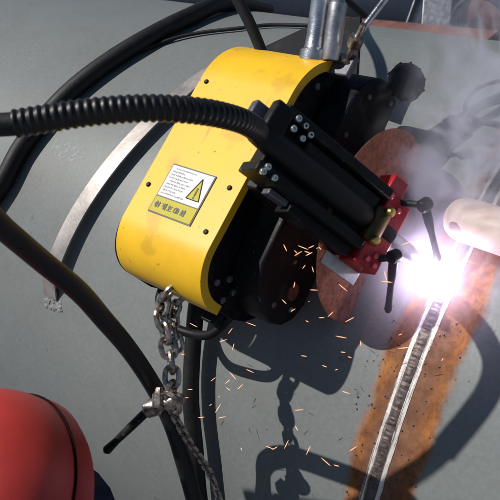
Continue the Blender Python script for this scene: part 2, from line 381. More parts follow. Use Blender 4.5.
for k in range(30):
    p = pipe_pt(-0.624+random.gauss(0, .013), -26.0+random.gauss(0, .9), 0.0002); q_ = random.uniform(.002, .006)
    b.lathe(p, (0, -.4, .9), [(q_, -0.002), (q_*.9, 0.0003), (q_*.5, random.uniform(.0008, .0018)), (q_*.1, 0.0019)], 7)
b.build('tack_weld', 'tack', st_root)

# ------------------------------------------------------------------ welding crawler
cw = empty('welding_crawler')
tag(cw, 'yellow covered welding crawler with black side plate clinging to the grey pipe', 'welding machine')
def prof(off=0.0, bottom=True):
    P = []; c, r = (-0.118, 0.120), 0.060-off
    P.append((c[0]-r, 0.108))
    for k in range(25):
        a = math.pi-k*(math.pi/2)/24; P.append((c[0]+r*math.cos(a), c[1]+r*math.sin(a)))
    c, r = (0.082, 0.090), 0.090-off
    for k in range(29):
        a = math.pi/2-k*(math.pi/2)*(1 if bottom else 0.62)/28; P.append((c[0]+r*math.cos(a), c[1]+r*math.sin(a)))
    return P
def plate_prof(off, v0=-0.175, v1=0.171):       # fuller outline of the black plates
    P = [(v0+0.050, 0.006), (v0+0.034, 0.014), (v0+0.020, 0.027), (v0+0.009, 0.045), (v0+off, 0.07)]; c, r = (v0+0.058, 0.120), 0.058-off
    for k in range(25):
        a = math.pi-k*(math.pi/2)/24; P.append((c[0]+r*math.cos(a), c[1]+r*math.sin(a)))
    c, r = (v1-0.088, 0.090), 0.088-off
    for k in range(29):
        a = math.pi/2-k*(math.pi/2)/28; P.append((c[0]+r*math.cos(a), c[1]+r*math.sin(a)))
    return P+[(v1-off, 0.03)]
U0, U1 = -0.330, -0.188
def close_to_pipe(P, gap):
    v0, v1 = P[-1][0], P[0][0]
    return P+[(v0+(v1-v0)*k/16, surf_w(v0+(v1-v0)*k/16)+gap) for k in range(17)]
# yellow wrap-round cover with returned flanges
b = MB(); po, pi_, pf = prof(0, False), prof(0.0022, False), prof(0.012, False); n = len(po)
vs_ = [(U0, v, w) for v, w in po]+[(U1, v, w) for v, w in po]+[(U1, v, w) for v, w in pf]+[(U1-0.003, v, w) for v, w in pf]+[(U1-0.003, v, w) for v, w in pi_]+[(U0, v, w) for v, w in pi_]
fs = []; fl = []
for k in range(6):
    for i in range(n-1):
        fs.append((k*n+i, k*n+i+1, ((k+1) % 6)*n+i+1, ((k+1) % 6)*n+i))
b.add(vs_, fs, False); b.add(vs_, [tuple(k*n for k in range(6)), tuple(k*n+n-1 for k in range(5, -1, -1))])
cover = b.build('cover', 'yellow', cw)
for p in cover.data.polygons: p.use_smooth = len(p.vertices) == 4
cover.data.set_sharp_from_angle(angle=math.radians(38))
for u, v in ((-0.203, -0.048), (-0.203, 0.035), (-0.318, 0.075), (-0.318, -0.075), (-0.203, -0.105)):
    q = MB(); q.lathe((u, v, 0.1798), (0, 0, 1), [(0.0032, 0), (0.0032, 0.0014), (0.0022, 0.0022)], 12)
    q.build('cover_screw', 'black', cover)
# warning label stuck on the cover
lab = MB(); lab.box((-0.262, -0.073, 0.1806), (0.070, 0.066, 0.0010)); lab = lab.build('warning_label', 'ink', cw)
q = MB(); q.box((-0.262, -0.0625, 0.1813), (0.067, 0.0415, 0.0006)); q.build('white_panel', 'white', lab)
q = MB(); q.box((-0.262, -0.0945, 0.1813), (0.067, 0.0195, 0.0006)); q.build('yellow_panel', 'labyellow', lab)
q = MB()
for i in range(9):
    y = -0.0455-i*0.0042; L = random.choice((0.020, 0.030, 0.034, 0.036)); x = -0.292+(0.004 if i in (0, 4) else 0)
    while x < -0.292+L:
        w_ = random.uniform(.0008, .0022); h_ = random.uniform(.0010, .0022)
        q.box((x+w_/2, y+random.uniform(-.0003, .0003), 0.1818), (w_, h_, 0.0003)); x += w_+random.choice((0.0004, 0.0005, 0.0014))
q.build('printed_lines', 'greyink', lab)
q = MB(); q.add([(-0.2525, -0.076, .1818), (-0.2325, -0.076, .1818), (-0.2425, -0.0485, .1818)], [(0, 1, 2)]); q.build('warning_triangle', 'labyellow', lab)
q = MB()
A, B, C = Vector((-0.2525, -0.076, .1821)), Vector((-0.2325, -0.076, .1821)), Vector((-0.2425, -0.0485, .1821))
for s, e in ((A, B), (B, C), (C, A)): q.cyl(s, e, 0.0006, seg=6)
q.box((-0.2425, -0.066, .1822), (0.002, 0.011, .0003)); q.box((-0.2425, -0.0735, .1822), (0.002, 0.002, .0003))
q.build('triangle_print', 'ink', lab)
q = MB()
for x in (-0.287, -0.2765, -0.266, -0.2555, -0.245):
    for k in range(8):
        h_ = k % 2; q.box((x+random.uniform(-.0032, .0032)*(h_ == 0)+random.uniform(-.001, .001), -0.0945+random.uniform(-.0038, .0038)*(h_ == 1), 0.1818+k*0.00004), (0.0011, random.uniform(.004, .009), .0003) if h_ == 0 else (random.uniform(.004, .008), 0.0010, .0003))
q.build('printed_words', 'ink', lab)
# side plates, chassis, wheels
b = MB(); b.prism_u(close_to_pipe(plate_prof(0.003), 0.012), U1-0.012, U1-0.0035); b.build('side_plate', 'plate', cw, bevel=0.001)
b = MB(); b.prism_u(close_to_pipe(plate_prof(0.0035, -0.181, 0.170), 0.012), U0-0.006, U0-0.0003); b.build('rear_plate', 'plate', cw, bevel=0.001)
b = MB(); b.box((-0.26, 0.0, 0.075), (0.13, 0.30, 0.10)); b.build('chassis', 'black', cw, bevel=0.004)
for u in (-0.31, -0.215):
    for v in (-0.12, 0.13):
        q = MB(); q.lathe((u-0.016, v, surf_w(v)+0.0325), (1, 0, 0), [(0.02, 0), (0.032, 0.001), (0.032, 0.031), (0.02, 0.032)], 28); q.build('magnet_wheel', 'rubber', cw)
for u, v, w in ((U1-0.003, -0.134, 0.117), (U1-0.003, -0.146, 0.136), (U1-0.003, -0.144, 0.098), (U1-0.003, -0.159, 0.110), (U1-0.003, 0.118, 0.142), (U1-0.003, 0.128, 0.112), (U1-0.003, 0.04, 0.13), (U1-0.003, 0.175, 0.075)):
    q = MB(); q.lathe((u-.0005, v, w), (1, 0, 0), [(0.0045, 0), (0.0045, 0.003), (0.0035, 0.004)], 14); q.build('plate_bolt', 'dullscrew', cw)
# drive gearbox standing proud on the side plate
b = MB(); b.prism_u([(-0.112, 0.002), (-0.136, 0.012), (-0.150, 0.030), (-0.156, 0.055), (-0.150, 0.085), (-0.132, 0.112), (-0.105, 0.128), (-0.02, 0.132), (-0.02, 0.010)], U1-0.0035, -0.150); gb = b.build('gearbox', 'black', cw, bevel=0.003)
q = MB(); q.lathe((-0.1502, -0.108, 0.045), (1, 0, 0), [(0.011, 0), (0.011, 0.003), (0.006, 0.0032), (0.005, 0.0015)], 22); q.build('cable_port', 'port', gb)
for v, w, r in ((-0.068, 0.075, .004), (-0.078, 0.072, .003), (-0.127, 0.03, .004), (-0.135, 0.07, .004)):
    q = MB(); q.lathe((-0.1502, v, w), (1, 0, 0), [(r, 0), (r, 0.002), (r*.7, 0.003)], 14); q.build('bolt', 'port' if v > -.1 else 'dullscrew', gb)
b = MB(); mp_ = [(0.050, surf_w(.05)+.012), (0.050, 0.118)]
for k in range(19):
    a = math.radians(90-k*6.2); mp_.append((0.118+0.070*math.cos(a), 0.048+0.070*math.sin(a)))
b.prism_u(mp_, U1-0.0034, -0.150); mh = b.build('motor_housing', 'plate', cw, bevel=0.004)
for v, w in ((0.085, 0.100), (0.145, 0.092), (0.170, 0.04), (0.075, 0.02)):
    q = MB(); q.lathe((-0.1502, v, w), (1, 0, 0), [(0.0038, 0), (0.0038, 0.002), (0.003, 0.003)], 12); q.build('bolt', 'dullscrew', mh)
# dark plate standing in for a triangular shadow past the machine's far end
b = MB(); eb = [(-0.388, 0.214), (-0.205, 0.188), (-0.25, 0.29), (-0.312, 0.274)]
b.add([(u, v, 0.050) for u, v in eb]+[(u, v, 0.043) for u, v in eb], [(0, 1, 2, 3), (7, 6, 5, 4), (0, 4, 5, 1), (1, 5, 6, 2), (2, 6, 7, 3), (3, 7, 4, 0)]); b.build('shade_plate', 'plate', cw, bevel=0.001)
# carrying handle, bow shaped
b = MB(); b.tube(spline([(-0.325, -0.165, 0.058), (-0.322, -0.19, 0.052), (-0.295, -0.209, 0.045), (-0.258, -0.208, 0.042), (-0.222, -0.196, 0.05), (-0.205, -0.165, 0.058)]), 0.0062, 12)
b.build('carry_handle', 'black', cw)
q = MB(); q.box((-0.222, -0.176, 0.066), (0.026, 0.022, 0.014)); q.build('handle_lug', 'black', cw, bevel=0.002)
# hand wheel at the far corner
hw = MB(); hw.lathe((-0.150, 0.195, 0.040), (0.72, 0.10, 0.62), [(0.006, 0), (0.006, 0.012), (0.022, 0.013), (0.024, 0.016), (0.024, 0.025), (0.022, 0.030), (0.016, 0.0335), (0.008, 0.035)], 26)
hwo = hw.build('hand_wheel', 'plate', cw)
for k in range(10):
    q = MB(); a = 2*math.pi*k/10; ax = Vector((0.72, 0.10, 0.62)).normalized(); x = ax.orthogonal().normalized(); y = ax.cross(x)
    c0 = Vector((-0.150, 0.195, 0.040))+ax*0.014+(x*math.cos(a)+y*math.sin(a))*0.0236
    q.cyl(c0, c0+ax*0.0135, 0.0018, seg=8); q.build('grip_rib', 'plate', hwo)

# torch arm: a black slide box lying along the torch axis
A0 = Vector((-0.142, -0.006, 0.248)); A1 = Vector((-0.010, -0.018, 0.018)); D = (A1-A0).normalized()
Vv = (Vector((0, 1, 0))-D*D.y).normalized(); Nn = D.cross(Vv) if D.cross(Vv).x > 0 else Vv.cross(D)
AR = Matrix((D, Vv, Nn)).transposed()
def at(t, v, n_): return A0+D*t+Vv*v+Nn*n_
b = MB(); b.box((-0.165, 0.0, 0.115), (0.016, 0.09, 0.16)); b.box((-0.15, 0.0, 0.155), (0.03, 0.06, 0.07)); b.build('cross_slide', 'black', cw, bevel=0.002)
arm = MB(); arm.box(at(0.086, 0.003, -0.020), (0.142, 0.070, 0.030), AR); arm = arm.build('torch_arm', 'black', cw, bevel=0.002)
for v, t0_, t1_ in ((-0.030, 0.008, 0.160), (0.036, 0.006, 0.162)):
    q = MB(); q.box(at((t0_+t1_)/2, v, -0.010), (t1_-t0_, 0.012, 0.042), AR); q.build('side_rail', 'black', arm, bevel=0.0015)
q = MB(); q.box(at(0.100, 0.017, -0.001), (0.11, 0.020, 0.012), AR); q.build('slide_cover', 'black', arm, bevel=0.002)
q = MB(); q.box(at(0.004, 0.022, 0.004), (0.024, 0.034, 0.016), AR); q.build('end_clamp', 'black', arm, bevel=0.003)
q = MB(); q.box(at(-0.012, 0.012, -0.008), (0.022, 0.034, 0.014), AR); q.build('hose_bracket', M['dullscrew'], arm, bevel=0.002)
q = MB(); q.box(at(0.112, -0.042, -0.016), (0.09, 0.012, 0.030), AR); q.build('lower_rail', 'black', arm, bevel=0.0015)
q = MB(); q.box(at(0.052, -0.040, -0.012), (0.026, 0.007, 0.016), AR); q.build('cable_clip', 'dullscrew', arm, bevel=0.001)
for t, v, n_, m_ in ((0.020, 0.034, 0.0125, 'screw'), (0.021, 0.022, 0.0125, 'screw'), (0.032, 0.034, 0.009, 'screw'), (0.037, 0.022, 0.007, 'screw'), (0.042, 0.030, 0.009, 'screw'),
                 (0.018, -0.0265, 0.0125, 'screw'), (0.016, -0.0335, 0.0125, 'screw'), (0.030, -0.0315, 0.0125, 'screw'), (0.125, 0.0, 0.004, 'dullscrew'), (0.11, -0.03, -0.004, 'dullscrew')):
    q = MB(); q.lathe(at(t, v, n_-0.002), Nn, [(0.0036, 0), (0.0036, 0.0035), (0.0030, 0.0042), (0.0016, 0.0042), (0.0014, 0.0025)], 12); q.build('arm_screw', m_, arm)
# red anodised torch clamp at the arm's lower end
rc = MB(); rc.box(at(0.180, -0.004, -0.012), (0.034, 0.088, 0.034), AR); rc = rc.build('torch_clamp', 'red', cw, bevel=0.0025)
q = MB(); q.box(at(0.168, 0.050, -0.010), (0.022, 0.022, 0.030), AR); q.build('clamp_jaw', 'red', rc, bevel=0.002)
for t, v, n_, m_ in ((0.176, -0.038, 0.005, 'redscrew'), (0.184, -0.030, 0.005, 'redscrew'), (0.188, -0.040, 0.005, 'redscrew'), (0.182, 0.028, 0.005, 'redscrew'), (0.165, 0.036, 0.005, 'redscrew')):
    q = MB(); q.lathe(at(t, v, n_-0.001), Nn, [(0.0034, 0), (0.0034, 0.003), (0.0024, 0.004)], 12); q.build('clamp_screw', m_, rc)
for v in (-0.020, 0.016):
    q = MB(); q.lathe(at(0.166, v, 0.013), Nn, [(0.0055, 0), (0.0055, 0.006), (0.004, 0.009), (0.001, 0.0095)], 16); q.build('brass_knob', 'brass', rc)
q = MB(); q.cyl(at(0.166, -0.022, 0.004), at(0.166, 0.018, 0.004), 0.011, seg=20); q.build('barrel_saddle', 'darkbrass', rc)
def lever(p, e, r0=0.0052, r1=0.0036):
    p = Vector(p); e = Vector(e); d = (e-p).normalized(); L = (e-p).length
    q = MB(); q.lathe(p, d, [(r0*0.6, -0.004), (r0*1.05, 0.0), (r0, L*.3), (r1, L*.5), (r1*1.05, L*.8), (r1*1.25, L*.95), (r1*.8, L)], 14); o = q.build('clamp_lever', 'black', rc)
    h = MB(); h.lathe(p-d.cross(Nn).normalized()*0.007+Vector((0, 0, 0)), d.cross(Nn), [(0.0065, 0), (0.0078, 0.002), (0.0078, 0.012), (0.006, 0.014)], 16); h.build('lever_hub', 'black', o)
    return o
LEV = [((-0.022, 0.030, 0.089), (-0.004, -0.008, 0.030)), ((-0.030, -0.036, 0.085), (-0.035, -0.084, 0.024))]
for (p, e), base in zip(LEV, (at(0.178, 0.036, -0.006), at(0.186, -0.036, -0.008))):
    lv = lever(p, e); q = MB(); q.cyl(base, Vector(p), 0.0042, seg=12); q.build('lever_stud', 'black', lv)
# bright bracket sheet under the clamp and the tinted arc shield
b = MB(); b.box(at(0.165, -0.058, -0.020), (0.055, 0.016, 0.003), AR); b.build('shield_bracket', 'alu', cw, bevel=0.0006)
b = MB(); cv, cw_, rs = 0.004, 0.036, 0.122; P = []
for k in range(61):
    a = 2*math.pi*k/60
    v, w = cv+rs*math.cos(a), cw_+rs*math.sin(a)
    if w > surf_w(v)+0.004: P.append((a, v, w))
P = sorted([(a if a < math.pi*1.5 else a-2*math.pi, v, w) for a, v, w in P])
Pv = [(v, w) for a, v, w in P]; v0, v1 = Pv[-1][0], Pv[0][0]
Pv += [(v0+(v1-v0)*k/10, surf_w(v0+(v1-v0)*k/10)+0.003) for k in range(11)]
b.prism_u(Pv, -0.092, -0.0895); b.build('arc_shield', 'shield', cw, bevel=0.0005)

# ------------------------------------------------------------------ welding torch held in the clamp, and its corrugated hose
tr = empty('welding_torch'); tag(tr, 'slim grey welding torch pointing down through the red clamp at the arc', 'torch')
b = MB(); b.lathe(at(-0.012, 0, 0.0), D, [(0.011, 0), (0.0125, 0.004), (0.0145, 0.03), (0.0155, 0.08), (0.0150, 0.150), (0.0125, 0.165), (0.0095, 0.168), (0.0095, 0.205)], 24); b.build('barrel', 'rubber', tr)
b = MB(); b.lathe(at(0.193, 0, 0.0), D, [(0.0085, 0), (0.0085, 0.030), (0.0065, 0.046), (0.005, 0.048)], 20); b.build('nozzle', 'alu', tr)
b = MB(); b.cyl(at(0.238, 0, 0), at(0.252, 0, 0), 0.0014, seg=8); b.build('filler_wire', 'steel', tr)

def hose_corr(P, r, pitch):
    pts = resample(spline(P, 0.004), pitch/6); rr = []
    for i in range(len(pts)):
        ph = (i % 6)/6; rr.append(r*(0.945+0.055*math.sin(2*math.pi*ph)+(0.0 if math.sin(2*math.pi*ph) > -0.5 else -0.02)))
    return pts, rr
HP = [(-0.42, -0.27, 0.50), (-0.33, -0.21, 0.485), (-0.259, -0.161, 0.464), (-0.219, -0.133, 0.442), (-0.181, -0.097, 0.416), (-0.150, -0.067, 0.387), (-0.130, -0.043, 0.352), (-0.126, -0.024, 0.312), (-0.134, -0.012, 0.277), (-0.144, -0.0058, 0.252)]
ch = empty('corrugated_hose'); tag(ch, 'thick black corrugated hose crossing over the yellow cover to the torch', 'hose')
pts, rr = hose_corr(HP[3:], 0.0122, 0.0066); b = MB(); b.tube(pts, rr, 20); b.build('ribbed_sleeve', 'hose', ch)
b = MB(); b.tube(spline(HP[:4]+[Vector(HP[3]).lerp(Vector(HP[4]), 0.25)]), 0.0098, 18); b.build('inner_cable', 'rubber', ch)

def plain_hose(name, P, r, label, m='rubber', seg=14, cat='hose', group=None):
    b = MB(); b.tube(spline(P, 0.008), r, seg); o = b.build(name, m); tag(o, label, cat, group); return o
plain_hose('rubber_hose', [(-0.55, -0.29, 0.50), (-0.40, -0.245, 0.505), (-0.295, -0.213, 0.485), (-0.246, -0.203, 0.43), (-0.240, -0.212, 0.375), (-0.238, -0.220, 0.325), (-0.232, -0.228, 0.275), (-0.24, -0.242, 0.215), (-0.247, -0.257, 0.155), (-0.246, -0.277, 0.1), (-0.239, -0.298, 0.058), (-0.224, -0.324, 0.025), (-0.213, -0.356, -0.012), (-0.202, -0.397, -0.06), (-0.19, -0.45, -0.12), (-0.18, -0.51, -0.21), (-0.17, -0.575, -0.36)], 0.0108,
           'smooth black rubber hose sagging diagonally from the left edge past the chain')
plain_hose('rubber_hose', [(-0.30, -0.130, 0.02), (-0.300, -0.165, 0.008), (-0.289, -0.223, -0.018), (-0.272, -0.285, -0.046), (-0.250, -0.343, -0.080), (-0.236, -0.403, -0.127), (-0.225, -0.46, -0.19), (-0.22, -0.53, -0.29), (-0.22, -0.57, -0.40)], 0.0118,
           'black rubber hose hanging straight down from under the yellow cover')
plain_hose('rubber_hose', [pipe_pt(-1.10, -38, .0172), pipe_pt(-0.98, -30, .0172), pipe_pt(-0.88, -20, .0172), pipe_pt(-0.828, -11.6, .0172), pipe_pt(-0.818, -4.6, .0172), pipe_pt(-0.805, 0.8, .0172), pipe_pt(-0.785, 8.3, .0172), pipe_pt(-0.760, 15.5, .0172), pipe_pt(-0.735, 23.3, .0172), pipe_pt(-0.72, 33, .0172), pipe_pt(-0.74, 46, .0172), pipe_pt(-0.80, 66, .0172)], 0.0172,
           'thick dark hose looping over the pipe in the upper left behind the corrugated hose')
plain_hose('power_cable', [(-0.295, 0.150, 0.135), (-0.315, 0.175, 0.165), (-0.345, 0.205, 0.20), (-0.368, 0.235, 0.215), (-0.395, 0.285, 0.21), (-0.44, 0.35, 0.16), (-0.50, 0.43, 0.04), (-0.53, 0.50, -0.12), (-0.54, 0.58, -0.35)], 0.0075,
           'short black power cable rising from the top of the yellow cover', cat='cable')
plain_hose('shadow_cable', [pipe_pt(-0.74, 20, .006), pipe_pt(-0.70, 26, .006), pipe_pt(-0.66, 30, .006), pipe_pt(-0.60, 34, .006), pipe_pt(-0.55, 38, .006), pipe_pt(-0.47, 41, .006), pipe_pt(-0.40, 46, .006)], 0.0035,
           'thin black strand standing for a shadow line across the pipe behind the machine', cat='cable')  # solid dark strand laid where a thin shadow crosses the pipe
plain_hose('shadow_cable', [pipe_pt(0.14, 40, .01), pipe_pt(0.03, 31, .02), pipe_pt(-0.06, 25.5, .03), pipe_pt(-0.085, 22.5, .02), pipe_pt(-0.075, 20.6, .008), pipe_pt(-0.03, 20.3, .006), pipe_pt(0.05, 20, .006), pipe_pt(0.16, 15, .006)], 0.0028,
           'thin dark cable curl standing for rod shadows on the pipe at the right edge', cat='cable')  # dark curl shaped after the shadow of the turnbuckle's rod

# ------------------------------------------------------------------ chains and the tension gear
def link_mesh(L, r, w):
    b = MB(); P = []; h = L/2-w/2
    for k in range(8): a = math.pi*k/7-math.pi/2; P.append(Vector((h+w/2*math.cos(a), w/2*math.sin(a), 0)))
    for k in range(8): a = math.pi*k/7+math.pi/2; P.append(Vector((-h+w/2*math.cos(a), w/2*math.sin(a), 0)))
    b.tube(P, r, 7, closed=True); return b
link_me = {}
def chain(P, L, r, w, label, name='steel_chain', group=None, twist=0.0):
    root_ = empty(name); tag(root_, label, 'chain', group)
    pts = resample(spline(P, 0.002), L*0.70); key = (L, r, w)
    for i, (a, bb) in enumerate(zip(pts, pts[1:])):
        x = (bb-a).normalized(); y = x.orthogonal().normalized(); z = x.cross(y)
        q = Quaternion(x, (i % 2)*math.pi/2+0.5+twist*i+random.uniform(-.25, .25))
        y = q @ y; z = x.cross(y)
        if key not in link_me:
            o = link_mesh(L, r, w).build('link', 'chain', root_); link_me[key] = o.data
        else:
            o = bpy.data.objects.new('link', link_me[key]); COL.objects.link(o); o.parent = root_
        m = Matrix((x, y, z)).transposed().to_4x4(); m.translation = (a+bb)/2; o.matrix_local = m
    return root_
CH = [(-0.241, -0.172, 0.138), (-0.247, -0.184, 0.136), (-0.250, -0.198, 0.130), (-0.240, -0.216, 0.122), (-0.228, -0.236, 0.110), (-0.216, -0.254, 0.102), (-0.210, -0.272, 0.094), (-0.208, -0.290, 0.086)]
chain(CH, 0.025, 0.0034, 0.0170, 'long steel chain hanging below the yellow cover down to the small tensioner', twist=0.25)
chain([Vector(p)+Vector((0.010, -0.002, -0.014)) for p in CH[:5]], 0.020, 0.0028, 0.0130, 'short slack loop of chain tucked behind the long hanging chain', twist=0.4)
chain([(-0.200, -0.298, 0.085), (-0.196, -0.325, 0.03), (-0.195, -0.36, -0.06), (-0.165, -0.41, -0.105), (-0.14, -0.46, -0.165), (-0.13, -0.5, -0.24)], 0.014, 0.002, 0.008, 'slack thin end of chain trailing down beside the hoses')
# load binder gripping hose and chain
lb = empty('chain_tensioner'); tag(lb, 'small silver chain tensioner with black lever handle beside the hoses', 'clamp')
b = MB(); b.lathe((-0.232, -0.314, 0.086), Vector((0.03, 0.025, 0.0)), [(0.008, 0), (0.011, 0.003), (0.011, 0.016), (0.007, 0.018), (0.007, 0.028), (0.010, 0.030), (0.010, 0.044), (0.006, 0.052)], 14); b.build('tension_nut', M['chain'], lb)
b = MB(); b.lathe((-0.212, -0.304, 0.092), Vector((-0.4, 1, 0.3)), [(0.007, 0), (0.0085, 0.001), (0.0085, 0.016), (0.006, 0.018), (0.004, 0.024)], 6, False); b.build('hook_bolt', 'chain', lb)
b = MB(); b.tube([Vector((-0.200+0.013*math.cos(2*math.pi*k/18), -0.291+0.008*math.sin(2*math.pi*k/18), 0.090+0.010*math.sin(2*math.pi*k/18))) for k in range(18)], 0.0035, 8, closed=True); b.build('shackle', 'chain', lb)
def pt_handle(): return Vector((-0.231, -0.319, 0.086)), Vector((-0.269, -0.384, 0.070))
p, e = pt_handle(); d_ = (e-p).normalized(); L_ = (e-p).length
b = MB(); b.lathe(p, d_, [(0.004, -0.004), (0.0055, 0), (0.0052, L_*.4), (0.0045, L_*.7), (0.0058, L_*.95), (0.003, L_)], 14); b.build('lever_handle', 'black', lb)
# turnbuckle on the far end
tb = empty('turnbuckle'); tag(tb, 'bright steel turnbuckle standing on the far end of the yellow machine', 'turnbuckle')
T0 = Vector((-0.214, 0.150, 0.140)); T1 = Vector((-0.222, 0.213, 0.171)); dT = (T1-T0).normalized()
b = MB(); b.lathe(T0, dT, [(0.016, 0), (0.018, 0.002), (0.018, 0.014), (0.0135, 0.017), (0.0125, 0.03), (0.0125, 0.085), (0.014, 0.088), (0.014, 0.098), (0.008, 0.10), (0.008, 0.2)], 22); b.build('buckle_barrel', 'steel', tb)
s1 = Vector((0.027, 0.0, 0.004))
b = MB(); b.lathe(T0+s1, dT, [(0.010, 0.004), (0.011, 0.006), (0.011, 0.07), (0.007, 0.075), (0.007, 0.18)], 18); b.build('guide_rod', 'alu', tb)
b = MB(); b.box(T0+Vector((0.018, 0.006, -0.006)), (0.070, 0.03, 0.010)); b.build('base_flange', 'dullscrew', tb, bevel=0.002)
E1 = Vector((-0.176, 0.160, 0.132)); E2 = Vector((-0.152, 0.182, 0.168)); E3 = Vector((-0.141, 0.228, 0.170))
b = MB(); b.lathe(E1, E2-E1, [(0.004, 0), (0.009, 0.001), (0.009, 0.010), (0.004, 0.011), (0.004, 0.028), (0.009, 0.029), (0.009, 0.042), (0.004, 0.043), (0.004, 0.06)], 14); b.build('screw_eye', 'chain', tb)
b = MB(); b.tube(spline([E2, E2.lerp(E3, .5), E3, E3+(E3-E2)*1.6]), 0.004, 10); b.build('tie_rod', 'steel', tb)

# ------------------------------------------------------------------ steel lug on the seam past the arc
L0 = Vector((-0.018, 0.050, 0.028)); L1 = Vector((0.26, 0.028, 0.055)); b = MB(); LL = (L1-L0).length
b.lathe(L0, L1-L0, [(0.004, 0), (0.013, 0.002), (0.020, 0.007), (0.0245, 0.015), (0.026, 0.026), (0.026, LL-.02), (0.022, LL-.004), (0.012, LL)], 32)
tag(b.build('pale_bar', 'beige'), 'pale beige rounded bar reaching in from the right edge to the arc', 'bar')

# ------------------------------------------------------------------ the arc, its light, sparks and smoke
ARC = Vector((-0.009, -0.018, 0.014))
ar = empty('welding_arc', mw=MF @ Matrix.Translation(ARC)); tag(ar, 'blinding white welding arc on the pipe seam', 'welding arc')
b = MB(); b.lathe((0, 0, -0.006), (0, 0, 1), [(0.001, 0), (0.005, 0.003), (0.0065, 0.007), (0.005, 0.012), (0.002, 0.016)], 14); b.build('arc_core', emit('arc_plasma', (0.92, 0.86, 1.0), 60), ar)
def glow_material(Rg, amp):
    m = bpy.data.materials.new('arc_glow'); m.use_nodes = True; n = m.node_tree.nodes; l = m.node_tree.links
    n.remove(n['Principled BSDF']); e = n.new('ShaderNodeEmission'); e.inputs[0].default_value = (0.86, 0.68, 1.0, 1)
    tc = n.new('ShaderNodeTexCoord'); ln = n.new('ShaderNodeVectorMath'); ln.operation = 'LENGTH'; l.new(tc.outputs['Object'], ln.inputs[0])
    mr = n.new('ShaderNodeMapRange'); mr.inputs[1].default_value = 0; mr.inputs[2].default_value = Rg; mr.inputs[3].default_value = 1; mr.inputs[4].default_value = 0
    l.new(ln.outputs['Value'], mr.inputs[0])
    pw = n.new('ShaderNodeMath'); pw.operation = 'POWER'; l.new(mr.outputs[0], pw.inputs[0]); pw.inputs[1].default_value = 4.5
    mu = n.new('ShaderNodeMath'); mu.operation = 'MULTIPLY'; l.new(pw.outputs[0], mu.inputs[0]); mu.inputs[1].default_value = amp
    l.new(mu.outputs[0], e.inputs[1]); l.new(e.outputs[0], n['Material Output'].inputs['Volume']); return m
b = MB(); Rg = 0.125
b.lathe((0, 0, 0), (0, 0, 1), [(Rg*math.sin(math.pi*k/16), -Rg*math.cos(math.pi*k/16)) for k in range(17)], 24); b.build('arc_glow', glow_material(Rg, 68), ar)
pl = bpy.data.lights.new('arc_light', 'POINT'); pl.energy = 0.42; pl.color = (0.86, 0.74, 1.0); pl.shadow_soft_size = 0.006
po_ = bpy.data.objects.new('arc_light', pl); COL.objects.link(po_); po_.matrix_world = MF @ Matrix.Translation(ARC+Vector((0.004, -0.004, 0.010)))

# sparks
sm = {}
for i in range(6):
    q = MB(); L = 0.004+0.0022*i; q.lathe((0, 0, -L/2), (0, 0, 1), [(0.0001, 0), (0.0003+0.00006*(i % 3), L*.3), (0.00038, L*.7), (0.0001, L)], 5)
    o = q.build('spark', 'spark'); sm[i] = o.data; bpy.data.objects.remove(o)
for i in range(95):
    k = random.randrange(6); o = bpy.data.objects.new('spark', sm[k]); COL.objects.link(o)
    tt = random.random()**0.7; a = random.uniform(-1, 1)
    if i < 70: p = Vector((-0.03-0.30*tt+random.uniform(-.05, .12), -0.05-0.26*random.random(), 0)); 
    elif i < 85: p = Vector((random.uniform(-.06, .06), random.uniform(-.16, -.02), 0))
    else: p = Vector((random.uniform(-.14, -.08), random.uniform(-.11, -.04), 0.06))
    p.z = surf_w(p.y)+p.z+random.uniform(0.035, 0.11)
    d = Vector((-0.7, -0.35, 0.1))+Vector((random.uniform(-.5, .5), random.uniform(-.6, .6), random.uniform(-.5, .5)))
    if random.random() < .25: d = Vector((random.uniform(-1, 1), random.uniform(-1, 1), random.uniform(-1, 1)))
    mm = d.to_track_quat('Z', 'Y').to_matrix().to_4x4(); mm.translation = p; o.matrix_world = MF @ mm
    tag(o, 'tiny orange spark flying off the welding arc', 'spark', 'sparks flying off the arc')

